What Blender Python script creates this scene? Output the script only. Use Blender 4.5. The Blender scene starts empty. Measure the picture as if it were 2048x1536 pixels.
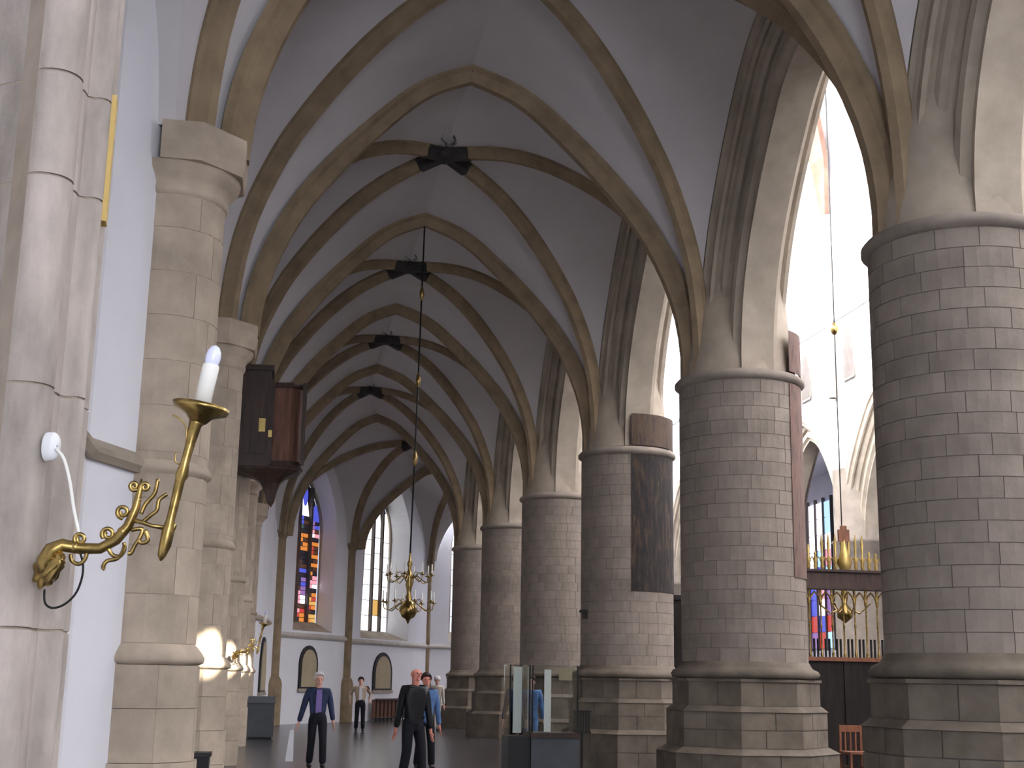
import bpy, bmesh, math, random
from mathutils import Vector, Matrix
random.seed(7)
sc = bpy.context.scene
COL = sc.collection
PI = math.pi

# ------------------------------------------------------------------ camera
F, YAW, PITCH, ROLL = 2655.15, 0.1664, 0.2198, 0.0176
EYE = Vector((0, 0, 1.6))
fw = Vector((math.sin(YAW)*math.cos(PITCH), math.cos(YAW)*math.cos(PITCH), math.sin(PITCH)))
r0 = Vector((math.cos(YAW), -math.sin(YAW), 0)); u0 = r0.cross(fw)
rt = r0*math.cos(ROLL) + u0*math.sin(ROLL); up = -r0*math.sin(ROLL) + u0*math.cos(ROLL)
cam = bpy.data.cameras.new('camera'); cam.sensor_width = 36; cam.lens = F*36/2048
cam.clip_start = 0.05; cam.clip_end = 300
co = bpy.data.objects.new('camera', cam); COL.objects.link(co)
co.matrix_world = Matrix(((rt.x, up.x, -fw.x, 0), (rt.y, up.y, -fw.y, 0), (rt.z, up.z, -fw.z, 1.6), (0, 0, 0, 1)))
sc.camera = co

# ------------------------------------------------------------------ world, light, exposure
w = bpy.data.worlds.new('sky'); sc.world = w; w.use_nodes = True
w.node_tree.nodes['Background'].inputs[0].default_value = (0.72, 0.80, 1.0, 1)
w.node_tree.nodes['Background'].inputs[1].default_value = 1.0
vs = sc.view_settings
vs.view_transform = 'Standard'; vs.look = 'None'; vs.gamma = 1; vs.use_curve_mapping = False
vs.exposure = -0.08
LK = 1.0          # daylight level of the nave windows

def area_light(name, loc, target, sx, sy, power, colour):
    l = bpy.data.lights.new(name, 'AREA'); l.shape = 'RECTANGLE'; l.size = sx; l.size_y = sy
    l.energy = power; l.color = colour
    o = bpy.data.objects.new(name, l); COL.objects.link(o); o.location = loc
    o.rotation_euler = (Vector(target)-Vector(loc)).to_track_quat('-Z', 'Y').to_euler()
    return o

# daylight of the clerestory windows of the nave, of the aisle windows opposite; the rear light is added fill behind the camera
area_light('clerestory_daylight', (8.1, 30, 17.5), (18.4, 30, 22), 84, 6, 88000*LK, (.94, .965, 1))
area_light('opposite_clerestory_daylight', (17.7, 24, 18.5), (2, 24, 3), 84, 6, 9000*LK, (.93, .955, 1))
area_light('rear_fill_light', (3.2, -9.5, 5.5), (2.4, 10, 4), 6, 6, 1500*LK, (.84, .90, 1))

# added spots in mid-air that stand in for sun patches on the pilaster feet
for i_ in range(1, 5):
    l = bpy.data.lights.new('sun_patch_spot', 'SPOT'); l.energy = 24000; l.color = (1, .90, .72)
    l.spot_size = math.radians(4.3); l.spot_blend = .55; l.shadow_soft_size = .04
    o = bpy.data.objects.new('sun_patch_spot', l); COL.objects.link(o)
    yy = 12.2308+i_*6.8366; o.location = (5.2, yy-4.2, 6.4)
    o.rotation_euler = (Vector((-.95, yy-.42, 1.88))-o.location).to_track_quat('-Z', 'Y').to_euler()

# ------------------------------------------------------------------ materials
def mat(name, c, rough=.8, metal=0, var=.12, scale=3.0, spec=.3, bump=0, c2=None, rnd=0, stretch=None):
    m = bpy.data.materials.new(name); m.use_nodes = True
    nt = m.node_tree; b = nt.nodes['Principled BSDF']
    b.inputs['Roughness'].default_value = rough; b.inputs['Metallic'].default_value = metal
    b.inputs['Specular IOR Level'].default_value = spec
    tc = nt.nodes.new('ShaderNodeTexCoord'); nz = nt.nodes.new('ShaderNodeTexNoise')
    nz.inputs['Scale'].default_value = scale; nz.inputs['Detail'].default_value = 6
    nz.inputs['Roughness'].default_value = .6
    mp = nt.nodes.new('ShaderNodeMapping')
    if stretch: mp.inputs['Scale'].default_value = stretch
    oi = nt.nodes.new('ShaderNodeObjectInfo')
    ad = nt.nodes.new('ShaderNodeVectorMath'); ad.operation = 'ADD'
    nt.links.new(tc.outputs['Object'], ad.inputs[0]); nt.links.new(oi.outputs['Location'], ad.inputs[1])
    nt.links.new(ad.outputs[0], mp.inputs['Vector']); nt.links.new(mp.outputs[0], nz.inputs['Vector'])
    cr = nt.nodes.new('ShaderNodeValToRGB')
    c2 = c2 or tuple(x*(1-2.2*var) for x in c)
    cr.color_ramp.elements[0].position = .3; cr.color_ramp.elements[1].position = .72
    cr.color_ramp.elements[0].color = (*c2, 1); cr.color_ramp.elements[1].color = (*[min(1, x*(1+var*.4)) for x in c], 1)
    nt.links.new(nz.outputs['Fac'], cr.inputs['Fac'])
    out = cr.outputs['Color']
    if rnd:
        mr = nt.nodes.new('ShaderNodeMapRange'); mr.inputs['To Min'].default_value = 1-rnd; mr.inputs['To Max'].default_value = 1+rnd
        nt.links.new(oi.outputs['Random'], mr.inputs['Value'])
        hs = nt.nodes.new('ShaderNodeHueSaturation'); nt.links.new(mr.outputs[0], hs.inputs['Value'])
        nt.links.new(out, hs.inputs['Color']); out = hs.outputs['Color']
    nt.links.new(out, b.inputs['Base Color'])
    if bump:
        bp = nt.nodes.new('ShaderNodeBump'); bp.inputs['Strength'].default_value = bump; bp.inputs['Distance'].default_value = .02
        n2 = nt.nodes.new('ShaderNodeTexNoise'); n2.inputs['Scale'].default_value = scale*9; n2.inputs['Detail'].default_value = 4
        nt.links.new(ad.outputs[0], n2.inputs['Vector']); nt.links.new(n2.outputs['Fac'], bp.inputs['Height'])
        nt.links.new(bp.outputs[0], b.inputs['Normal'])
    return m

def glow(name, c, s):
    m = bpy.data.materials.new(name); m.use_nodes = True
    b = m.node_tree.nodes['Principled BSDF']
    b.inputs['Base Color'].default_value = (*[x*.3 for x in c], 1)
    b.inputs['Emission Color'].default_value = (*c, 1); b.inputs['Emission Strength'].default_value = s
    b.inputs['Roughness'].default_value = .3
    return m

M = {}
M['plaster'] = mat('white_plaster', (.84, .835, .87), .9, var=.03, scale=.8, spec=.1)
M['webplaster'] = mat('shaded_vault_plaster', (.56, .53, .53), .9, var=.05, scale=.7, spec=.1)  # white plaster with the shade of the vault put into its colour
M['stone'] = mat('column_stone', (.265, .225, .188), .9, var=.14, scale=2.2, bump=.15, rnd=.04, spec=.15)
M['mortar'] = mat('mortar', (.165, .142, .12), .95, var=.1, scale=5, spec=.1)
M['pstone'] = mat('pilaster_stone', (.47, .385, .30), .9, var=.16, scale=1.8, bump=.15, rnd=.03, spec=.15)
M['fstone'] = mat('pale_near_stone', (.45, .39, .345), .9, var=.24, scale=2.6, bump=.2, rnd=.04, spec=.15, stretch=(1.5, 1.5, .5))
M['pmortar'] = mat('pilaster_mortar', (.36, .30, .24), .95, var=.1, scale=5, spec=.1)
M['leafpaint'] = mat('leaf_paint', (.17, .19, .15), .9, var=.3, scale=8)
M['palestone'] = mat('pale_ledge_stone', (.50, .46, .42), .9, var=.1, scale=2)
M['mullion'] = mat('dark_mullion_stone', (.13, .11, .10), .9, var=.1)
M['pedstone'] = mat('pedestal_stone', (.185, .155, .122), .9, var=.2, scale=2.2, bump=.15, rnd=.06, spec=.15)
M['ochre'] = mat('ochre_tone', (.62, .44, .16), .9, var=.1)
M['rib'] = mat('rib_stone', (.295, .22, .14), .9, var=.16, scale=2.5, spec=.1)
M['arch'] = mat('arch_stone', (.40, .34, .27), .9, var=.15, scale=1.6, bump=.1, spec=.15)
M['dark'] = mat('dark_paint', (.045, .04, .038), .8, var=.2, scale=4)
M['floor'] = mat('floor_stone', (.17, .165, .165), .24, var=.2, scale=1.2, spec=.5)
M['wood'] = mat('dark_wood', (.055, .028, .018), .5, var=.3, scale=3, spec=.4, stretch=(4, 4, .6))
M['blackwood'] = mat('blackened_wood', (.016, .010, .008), .6, var=.3, scale=3, spec=.25, stretch=(4, 4, .6))
M['casewood'] = mat('case_wood', (.19, .085, .055), .5, var=.25, scale=3, spec=.4, stretch=(4, 4, .6))
M['redwood'] = mat('red_wood', (.23, .085, .04), .45, var=.25, scale=3, spec=.4, stretch=(4, 4, .6))
M['brownwood'] = mat('brown_vault_wood', (.14, .07, .045), .6, var=.2, scale=2)
M['brass'] = mat('brass', (.42, .29, .10), .3, 1, var=.3, scale=18)
M['iron'] = mat('black_iron', (.02, .019, .018), .6, .4, var=.1)
M['candle'] = mat('candle_white', (.82, .80, .74), .5, var=.03)
M['white'] = mat('white_plastic', (.8, .8, .8), .4, var=.02)
M['grey'] = mat('grey_box', (.075, .08, .09), .6, var=.1)
M['black'] = mat('black_box', (.016, .016, .018), .5, var=.1)
M['tablet'] = mat('tablet_panel', (.42, .34, .22), .7, var=.08, scale=2)
M['gilt'] = mat('gilt', (.55, .40, .14), .45, .7, var=.2)
M['skin'] = mat('skin', (.62, .34, .26), .6, var=.06, scale=8)
M['redskin'] = mat('ruddy_skin', (.66, .26, .20), .6, var=.06, scale=8)
M['hair_white'] = mat('white_hair', (.66, .64, .62), .7, var=.15, scale=20)
M['hair_dark'] = mat('dark_hair', (.05, .025, .02), .6, var=.2, scale=20)
M['navy'] = mat('navy_cloth', (.03, .045, .10), .85, var=.25, scale=6)
M['denim'] = mat('denim_cloth', (.10, .19, .38), .9, var=.2, scale=6)
M['leather'] = mat('black_leather', (.007, .008, .010), .5, var=.2, scale=6, spec=.25)
M['trousers'] = mat('dark_trousers', (.008, .009, .014), .85, var=.2)
M['purple'] = mat('purple_shirt', (.20, .14, .36), .85, var=.1)
M['whitecloth'] = mat('white_cloth', (.75, .74, .76), .85, var=.06)
M['tan'] = mat('tan_cloth', (.40, .31, .23), .9, var=.1)
M['beige'] = mat('beige_cloth', (.48, .43, .36), .9, var=.1)
M['shoe'] = mat('shoe_black', (.015, .013, .012), .5, var=.1)
M['sky'] = glow('bright_window_glass', (1, 1, 1), 1.8)
M['clear'] = glow('clerestory_glass', (1, .98, .95), 3.0)
M['aislewin'] = glow('aisle_window_glass', (.85, .92, 1), 1.0)
M['bulb'] = mat('bulb_glass', (.72, .74, .92), .15, var=.02, spec=.6)
g = bpy.data.materials.new('clear_glass'); g.use_nodes = True
bb = g.node_tree.nodes['Principled BSDF']; bb.inputs['Transmission Weight'].default_value = 1
bb.inputs['Roughness'].default_value = .02; bb.inputs['IOR'].default_value = 1.1; bb.inputs['Base Color'].default_value = (.9, .95, .95, 1)
M['glass'] = g
STAIN = [glow('stained_%s' % n, c, s) for n, c, s in [
    ('blue', (.10, .12, .75), .9), ('orange', (.95, .32, .06), .8), ('amber', (.95, .55, .15), .8), ('brown', (.22, .09, .05), .35),
    ('white', (.9, .85, 1), 2.2), ('red', (.8, .08, .06), .7), ('green', (.10, .22, .14), .35), ('violet', (.42, .22, .6), .7),
    ('dark', (.05, .04, .06), .3), ('sky', (.45, .7, 1), 1.3), ('pink', (1, .4, .5), 1.0)]]
SB, SO, SA, SBR, SW, SR, SG, SV, SD, SS, SP = STAIN

# ------------------------------------------------------------------ helpers
def link(name, me, m=None, parent=None, loc=(0, 0, 0), rz=0):
    if m is not None and not me.materials: me.materials.append(m)
    o = bpy.data.objects.new(name, me); COL.objects.link(o)
    o.location = loc; o.rotation_euler = (0, 0, rz)
    if parent: o.parent = parent
    return o

def mesh(name, V, Fc, m, parent=None, loc=(0, 0, 0), rz=0, smooth=False):
    me = bpy.data.meshes.new(name); me.from_pydata([tuple(v) for v in V], [], [tuple(f) for f in Fc]); me.update()
    if smooth:
        me.shade_smooth()
    return link(name, me, m, parent, loc, rz)

def empty(name, loc=(0, 0, 0), rz=0):
    o = bpy.data.objects.new(name, None); COL.objects.link(o); o.location = loc; o.rotation_euler = (0, 0, rz)
    o.empty_display_size = .1
    return o

def tag(o, label, cat, group=None):
    o['label'] = label; o['category'] = cat
    if group: o['group'] = group
    return o

def struct(o):
    o['kind'] = 'structure'; return o

class MB:
    def __init__(s): s.V = []; s.F = []
    def box(s, x0, x1, y0, y1, z0, z1):
        b = len(s.V)
        s.V += [(x, y, z) for z in (z0, z1) for x, y in ((x0, y0), (x1, y0), (x1, y1), (x0, y1))]
        s.F += [(b, b+3, b+2, b+1), (b+4, b+5, b+6, b+7)] + [(b+i, b+(i+1) % 4, b+4+(i+1) % 4, b+4+i) for i in range(4)]
        return s
    def prism(s, poly, z0, z1, top=None):
        b = len(s.V); n = len(poly); top = top or poly
        s.V += [(x, y, z0) for x, y in poly] + [(x, y, z1) for x, y in top]
        s.F += [tuple(range(b+n-1, b-1, -1)), tuple(range(b+n, b+2*n))]
        s.F += [(b+i, b+(i+1) % n, b+n+(i+1) % n, b+n+i) for i in range(n)]
        return s
    def lathe(s, prof, seg=24, a0=0, a1=2*PI, c=(0, 0, 0), rot=0):
        b = len(s.V); full = abs(a1-a0-2*PI) < 1e-6; n = seg if full else seg+1; k = len(prof)
        for i in range(n):
            a = a0+(a1-a0)*i/seg+rot
            s.V += [(c[0]+r*math.cos(a), c[1]+r*math.sin(a), c[2]+z) for r, z in prof]
        for i in range(seg):
            i2 = (i+1) % n
            for j in range(k-1):
                s.F.append((b+i*k+j, b+i2*k+j, b+i2*k+j+1, b+i*k+j+1))
        return s
    def tube(s, pts, rad, seg=8, caps=True):
        pts = [Vector(p) for p in pts]; n = len(pts); b = len(s.V)
        rs = rad if isinstance(rad, (list, tuple)) else [rad]*n
        ref = Vector((0, 1, 0)) if abs((pts[-1]-pts[0]).normalized().y) < .8 else Vector((0, 0, 1))
        for i, p in enumerate(pts):
            t = (pts[min(i+1, n-1)]-pts[max(i-1, 0)]).normalized()
            a = t.cross(ref).normalized(); c = a.cross(t)
            s.V += [tuple(p+(a*math.cos(2*PI*k/seg)+c*math.sin(2*PI*k/seg))*rs[i]) for k in range(seg)]
        for i in range(n-1):
            for k in range(seg):
                s.F.append((b+i*seg+k, b+i*seg+(k+1) % seg, b+(i+1)*seg+(k+1) % seg, b+(i+1)*seg+k))
        if caps: s.F += [tuple(range(b+seg-1, b-1, -1)), tuple(range(b+(n-1)*seg, b+n*seg))]
        return s
    def ball(s, c, r, seg=10, rings=6, sz=1):
        return s.lathe([(max(1e-4, r*math.sin(PI*j/rings)), -r*sz*math.cos(PI*j/rings)) for j in range(rings+1)], seg, c=c)
    def build(s, name, m, parent=None, loc=(0, 0, 0), rz=0, smooth=False):
        return mesh(name, s.V, s.F, m, parent, loc, rz, smooth)
    def data(s, name, m, smooth=False):
        me = bpy.data.meshes.new(name); me.from_pydata(s.V, [], s.F); me.update(); me.materials.append(m)
        if smooth: me.shade_smooth()
        return me

def auto_smooth(o, deg=35):
    me = o.data; me.shade_smooth()
    bm = bmesh.new(); bm.from_mesh(me)
    for e in bm.edges:
        if len(e.link_faces) == 2 and e.calc_face_angle(0) > math.radians(deg): e.smooth = False
    bm.to_mesh(me); bm.free()
    return o

def arcblock(name, r, ang, h, depth=.1, gap=.007, m=None, seg=4):
    a = ang/2-gap/2/r; b = MB(); n = seg+1
    for rr, e in ((r-depth, 0), (r, 0)):
        for z in (gap/2, h-gap/2):
            for i in range(n):
                t = -a+2*a*i/seg; b.V.append((rr*math.cos(t), rr*math.sin(t), z))
    I0, I1, O0, O1 = 0, n, 2*n, 3*n
    for i in range(seg):
        b.F.append((O0+i, O0+i+1, O1+i+1, O1+i)); b.F.append((O1+i, O1+i+1, I1+i+1, I1+i)); b.F.append((O0+i+1, O0+i, I0+i, I0+i+1))
    b.F.append((I0, O0, O1, I1)); b.F.append((O0+seg, I0+seg, I1+seg, O1+seg))
    return b.data(name, m)

T225 = math.tan(PI/8)
def facetblock(name, ap, f0, f1, h, depth=.12, gap=.012, m=None):
    """slab block on an octagon facet facing +x: fraction f0..f1 of the facet width, mitred at the ends"""
    w_, wi = ap*T225, (ap-depth)*T225
    g0 = gap/2 if f0 > -.999 else .001; g1 = gap/2 if f1 < .999 else .001
    b = MB(); b.prism([(ap-depth, f0*wi+g0), (ap, f0*w_+g0), (ap, f1*w_-g1), (ap-depth, f1*wi-g1)], gap/2, h-gap/2)
    return b.data(name, m)

def octo(ap, rot=0, half=None):
    R = ap/math.cos(PI/8)
    return [(R*math.cos(PI/8+k*PI/4+rot), R*math.sin(PI/8+k*PI/4+rot)) for k in range(8)]

def prof_interp(P, z):
    for (a, u), (b, v) in zip(P, P[1:]):
        if z <= b:
            i = P.index((a, u)); t = (z-a)/(b-a)
            m0 = (v-P[i-1][1])/(b-P[i-1][0]) if i else (v-u)/(b-a)*.4
            m1 = (P[i+2][1]-u)/(P[i+2][0]-a) if i+2 < len(P) else (v-u)/(b-a)*1.2
            h = b-a
            return (2*t**3-3*t*t+1)*u+(t**3-2*t*t+t)*h*m0+(-2*t**3+3*t*t)*v+(t**3-t*t)*h*m1
    return 1
PT = [(0, 0), (.2, .045), (.42, .17), (.6, .34), (.8, .58), (.93, .78), (1, 1)]
PD = [(0, 0), (.3, .05), (.55, .19), (.70, .34), (.80, .47), (.88, .60), (.95, .77), (1, 1)]
NS = 22
ZF = [math.sin(PI/2*k/NS) for k in range(NS+1)]

def half(a, b, P):
    """half an arch: from springing a to apex b"""
    a = Vector(a); b = Vector(b); out = []
    for z in ZF:
        u = prof_interp(P, z)
        out.append(Vector((a.x+(b.x-a.x)*u, a.y+(b.y-a.y)*u, a.z+(b.z-a.z)*z)))
    return out

def sweep(path, prof, side, m, name, parent):
    """sweep a profile (s sideways, n away from the opening) along a path lying in a vertical plane; side is the plane's normal"""
    side = Vector(side).normalized(); n = len(path); k = len(prof); V = []; Fc = []
    ns = offset_normals(path, side)
    for p, nn in zip(path, ns):
        V += [p+side*s+nn*q for s, q in prof]
    for i in range(n-1):
        for j in range(k-1):
            Fc.append((i*k+j, i*k+j+1, (i+1)*k+j+1, (i+1)*k+j))
    Fc.append(tuple(range(k))); Fc.append(tuple(range(n*k-1, (n-1)*k-1, -1)))
    return auto_smooth(mesh(name, V, Fc, m, parent), 24)

def offset_normals(path, side):
    out = []; n = len(path)
    segs = [(path[i+1]-path[i]).normalized() for i in range(n-1)]
    for i in range(n):
        a = segs[max(i-1, 0)]; b = segs[min(i, n-2)]
        na = side.cross(a); nb = side.cross(b)
        v = (na+nb); v = v.normalized()/max(.5, v.normalized().dot(na))
        out.append(v)
    return out

# ------------------------------------------------------------------ the plan
L, Y1 = 6.8366, 12.2308
def Yi(i): return Y1+i*L
XC, RC = 6.7427, .9189         # column centre line and radius
XP = -1.2                      # centre of the wall pilasters
ZS = 6.5                       # springing of the ribs
ZA = 10.92                     # vault web at the crown
W0, W1, W2, W3 = (-.1, 47.0), (2.5, 51.1), (6.1, 56.8), (13.0, 60.5)
NX = 18.4                      # opposite arcade of the nave

# floor -------------------------------------------------------------
fl = struct(mesh('floor', [(-3, -12, 0), (32, -12, 0), (32, 80, 0), (-3, 80, 0)], [(0, 1, 2, 3)], M['floor']))
nt = M['floor'].node_tree; B = nt.nodes['Principled BSDF']
br = nt.nodes.new('ShaderNodeTexBrick'); br.inputs['Scale'].default_value = 1; br.inputs['Brick Width'].default_value = 1.9
br.inputs['Row Height'].default_value = .95; br.inputs['Mortar Size'].default_value = .012
br.inputs['Color1'].default_value = (.05, .049, .051, 1); br.inputs['Color2'].default_value = (.072, .07, .073, 1); br.inputs['Mortar'].default_value = (.03, .03, .03, 1)
tc = nt.nodes.new('ShaderNodeTexCoord'); nt.links.new(tc.outputs['Object'], br.inputs['Vector'])
mx = nt.nodes.new('ShaderNodeMixRGB'); mx.blend_type = 'MULTIPLY'; mx.inputs[0].default_value = .35
old = B.inputs['Base Color'].links[0].from_socket
nt.links.new(br.outputs['Color'], mx.inputs[1]); nt.links.new(old, mx.inputs[2]); nt.links.new(mx.outputs[0], B.inputs['Base Color'])

# ------------------------------------------------------------------ left wall
def wall_strip(plan, z0, z1, m, name, parent=None):
    V = [(x, y, z) for x, y in plan for z in (z0, z1)]
    return mesh(name, V, [(2*i, 2*i+2, 2*i+3, 2*i+1) for i in range(len(plan)-1)], m, parent)
plan = [(-1.62, -10)]
for i in range(-2, 5):
    y = Yi(i)
    plan += [(-1.62, y-1.15), (-1.24, y-.25), (-1.24, y+.25), (-1.62, y+1.15)]
plan[-1] = (-1.5, Yi(4)+.9)
plan += [(-.66, 43.2), (-.44, 46.2), (-.40, 46.53)]
wl = struct(wall_strip(plan, 0, 12.2, M['plaster'], 'wall_left'))
# string course along the wall
def course(plan, z, h, out, m, name, parent):
    # the room lies to the right of the plan direction
    V = []; Fc = []; n = len(plan); P = [Vector((*p, 0)) for p in plan]
    sg = [(P[i+1]-P[i]).normalized() for i in range(n-1)]
    for i in range(n):
        a = sg[max(i-1, 0)]; b = sg[min(i, n-2)]
        na = Vector((a.y, -a.x, 0)); nb = Vector((b.y, -b.x, 0)); v = (na+nb).normalized(); v = v/max(.5, v.dot(na))
        for d, zz in ((0, z+h), (out, z+h*.55), (out, z+h*.3), (out*.5, z), (0, z)):
            V.append(P[i]+v*d+Vector((0, 0, zz)))
    for i in range(n-1):
        for j in range(4): Fc.append((i*5+j, i*5+j+1, (i+1)*5+j+1, (i+1)*5+j))
    return mesh(name, V, Fc, m, parent)
course(plan, 3.30, .18, .09, M['arch'], 'string_course', wl)

wi_n = 0

# ------------------------------------------------------------------ vault
ce = MB(); ribs = []
class Vault: pass
V_, F_ = [], []
def patch(c1, c2):
    b = len(V_); n = len(c1)
    K = 5
    for p, q in zip(c1, c2):
        for j in range(K): V_.append(tuple(p.lerp(q, j/(K-1))))
    for i in range(n-1):
        for j in range(K-1):
            F_.append((b+i*K+j, b+i*K+j+1, b+(i+1)*K+j+1, b+(i+1)*K+j))
ARS, ARA, ARH, ARX = 6.4, 10.1, .84, .69   # arcade intrados: springing, apex, offset from the column centre; half thickness
def intrados(ya, yb, x=XC):
    """full arcade arch path from column at ya to column at yb"""
    m_ = (ya+yb)/2
    h1 = half((x, ya+ARH, ARS), (x, m_, ARA), PT); h2 = half((x, yb-ARH, ARS), (x, m_, ARA), PT)
    return [Vector((x, ya+ARH, 6.1))]+h1+h2[::-1][1:]+[Vector((x, yb-ARH, 6.1))]
def extrados_half(ya, yb, near=True):
    p = intrados(ya, yb); ns = offset_normals(p, Vector((1, 0, 0)))
    e = [q+n*.70 for q, n in zip(p, ns)]
    e = [Vector((XC-ARX, q.y, q.z)) for q in e]
    e = e[1:NS+2]
    if near: return e
    return [Vector((q.x, ya+yb-q.y, q.z)) for q in e]

RIB_T = [(-.19, .06), (-.19, -.03), (-.13, -.07), (-.07, -.22), (.07, -.22), (.13, -.07), (.19, -.03), (.19, .06)]
RIB_D = [(-.14, .06), (-.14, -.02), (-.10, -.05), (-.05, -.18), (.05, -.18), (.10, -.05), (.14, -.02), (.14, .06)]
cel = struct(empty('ceiling'))
def rib(h1, h2, prof, name):
    foot = lambda q: Vector((q.x, q.y, 6.1 if q.x > 5 else 6.4))
    path = [foot(h1[0])]+h1+h2[::-1][1:]+[foot(h2[0])]
    d = path[-1]-path[0]; side = Vector((d.y, -d.x, 0)).normalized()
    return sweep(path, [(s, q) for s, q in prof], side, M['rib'], name, cel)

def boss(p, r=.24):
    b = MB().lathe([(.02, -.21), (.12, -.22), (r*.8, -.19), (r, -.12), (r*.9, .05)], 16)
    o = b.build('boss', M['dark'], cel, p, 0, True)
    # painted dark collars where the four ribs reach the boss
    return o

def bay(c, ap, bs, lat_r=None, trans_near=True, lat_dy=.3):
    """c: corners LN, RN, RF, LF as dicts T, D, S springing points; ap: apexes near, right, far, left; bs: boss point"""
    LN, RN, RF, LF = c
    near, right, far, left = [Vector(a) if a else None for a in ap]; bs = Vector(bs)
    D = [half(k['D'], bs, PD) for k in c]
    TN = [half(LN['T'], near, PT), half(RN['T'], near, PT)]
    TF = [half(LF['T'], far, PT), half(RF['T'], far, PT)]
    patch(D[0], TN[0]); patch(D[1], TN[1]); patch(D[3], TF[0]); patch(D[2], TF[1])
    SL = [half(LN['S'], left, PT), half(LF['S'], left, PT)]
    SR = lat_r or [half(RN['S'], right, PT), half(RF['S'], right, PT)]
    patch(D[0], SL[0]); patch(D[3], SL[1]); patch(D[1], SR[0]); patch(D[2], SR[1])
    # soffit of the wall arch on the window side
    out = Vector((LF['S'][1]-LN['S'][1], -(LF['S'][0]-LN['S'][0]), 0)).normalized()*-.75
    for s in SL: patch(s, [q+out for q in s])
    # ribs
    rib(D[0], D[2], RIB_D, 'diagonal_rib'); rib(D[1], D[3], RIB_D, 'diagonal_rib')
    if trans_near: rib(TN[0], TN[1], RIB_T, 'transverse_rib')
    # painted bands next to the boss
    boss(bs)
    # foliage painted on the web around the boss
    dv = (near-bs); dv.z = 0; dv.normalize(); sv = Vector((dv.y, -dv.x, 0)); fb = MB()
    for a_ in (-.75, -.45, -.15, .2, .5, .8):
        q = [bs+(near-bs)*(t_*.26)+sv*(a_*t_*.75+.05*math.sin(t_*9+a_*5))+Vector((0, 0, -.035)) for t_ in (.35, .5, .65, .8, .95)]
        b_ = len(fb.V)
        for k_, p_ in enumerate(q):
            w_ = (.008, .02, .012, .022, .004)[k_]; fb.V += [tuple(p_-sv*w_), tuple(p_+sv*w_)]
        fb.F += [(b_+2*k_, b_+2*k_+1, b_+2*k_+3, b_+2*k_+2) for k_ in range(4)]
    fb.build('painted_foliage', M['leafpaint'], cel)
    for d in D:
        p = d[-1]; q = d[-2]; e = (q-p); e.z = 0; e.normalize()
        k = next(i for i in range(NS, 0, -1) if (d[i]-p).length > .38)
        sd = Vector((-e.y, e.x, 0))
        pts = [d[j] for j in range(k, NS+1)]
        sweep(pts, [(-.155, .0), (-.155, -.03), (-.11, -.07), (-.06, -.195), (.06, -.195), (.11, -.07), (.155, -.03), (.155, .0)], sd, M['dark'], 'painted_band', cel)
    return TF

def reg(i, side, sgn):
    """springing points at bay line i; sgn +1 for the bay beyond, -1 for the bay before"""
    y = Yi(i)
    if side == 'L': return dict(T=(-.76, y, ZS), D=(-1.02, y+sgn*.36, ZS), S=(-1.20, y+sgn*.52, ZS))
    return dict(T=(6.05, y, ZS), D=(6.10, y+sgn*.20, ZS), S=(6.05, y+sgn*.3, ZS))
PW0 = lambda sgn: dict(T=(W0[0]+.12, W0[1], ZS), D=(W0[0]-.05, W0[1]+sgn*.2, ZS), S=(W0[0]-.3, W0[1]+sgn*.4, ZS))
CW5 = lambda sgn: dict(T=(6.05, Yi(5), ZS), D=(6.10, Yi(5)+sgn*.2, ZS), S=(6.05, Yi(5)+sgn*.3, ZS))
XA = 2.47
A5 = (2.98, 46.7, 10.78)
for i in range(-2, 5):
    c = [reg(i, 'L', 1), reg(i, 'R', 1), reg(i+1, 'R', -1), reg(i+1, 'L', -1)]
    far = (XA, Yi(i+1), ZA)
    left = (-1.3, Yi(i+.5), ZA-.05)
    if i == 4:
        c[3] = PW0(-1); far = A5; left = (-1.0, Yi(4.5), ZA-.05)
    lr = [extrados_half(Yi(i), Yi(i+1), True), extrados_half(Yi(i), Yi(i+1), False)]
    bay(c, [(XA, Yi(i), ZA), None, far, left], (XA, Yi(i+.5), ZA+.04), lr)
# ambulatory bays, turning right
C6, C7 = (10.4, 49.6), (12.6, 55.2)
def pt(p, q, d): # from p towards q by d
    v = (Vector(q)-Vector(p)).normalized(); return (p[0]+v.x*d, p[1]+v.y*d)
def corner(p, side_pt, trans_pt, d0=.35):
    s = pt(p, side_pt, d0); t = pt(p, trans_pt, .3); m_ = ((s[0]+t[0])/2, (s[1]+t[1])/2)
    return dict(T=(*t, ZS), D=(*m_, ZS), S=(*s, ZS))
mid = lambda a, b, z: ((a[0]+b[0])/2, (a[1]+b[1])/2, z)
C6i = (9.7, 49.9)
cc = [PW0(1), CW5(1), corner(C6i, (6, 46.4), W1), corner(W1, W0, C6i)]
bay(cc, [A5, mid((6.1, 46.6), C6i, 9.9), mid(W1, C6i, 9.85), mid(W0, W1, 9.9)], (4.55, 48.7, 10.25))
C7i = (11.8, 55.0)
cc = [corner(W1, W2, C6i), corner(C6i, C7i, W1), corner(C7i, C6i, W2), corner(W2, W1, C7i)]
bay(cc, [mid(W1, C6i, 9.85), mid(C6i, C7i, 9.9), mid(W2, C7i, 9.85), mid(W1, W2, 10.1)], (7.3, 53.3, 10.2))
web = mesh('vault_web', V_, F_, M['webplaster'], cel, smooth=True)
# roof slab above the vault keeps the sky out
struct(MB().box(-3, 6.1, -12, 62, 12.2, 12.4).build('ceiling', M['plaster']))

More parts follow.
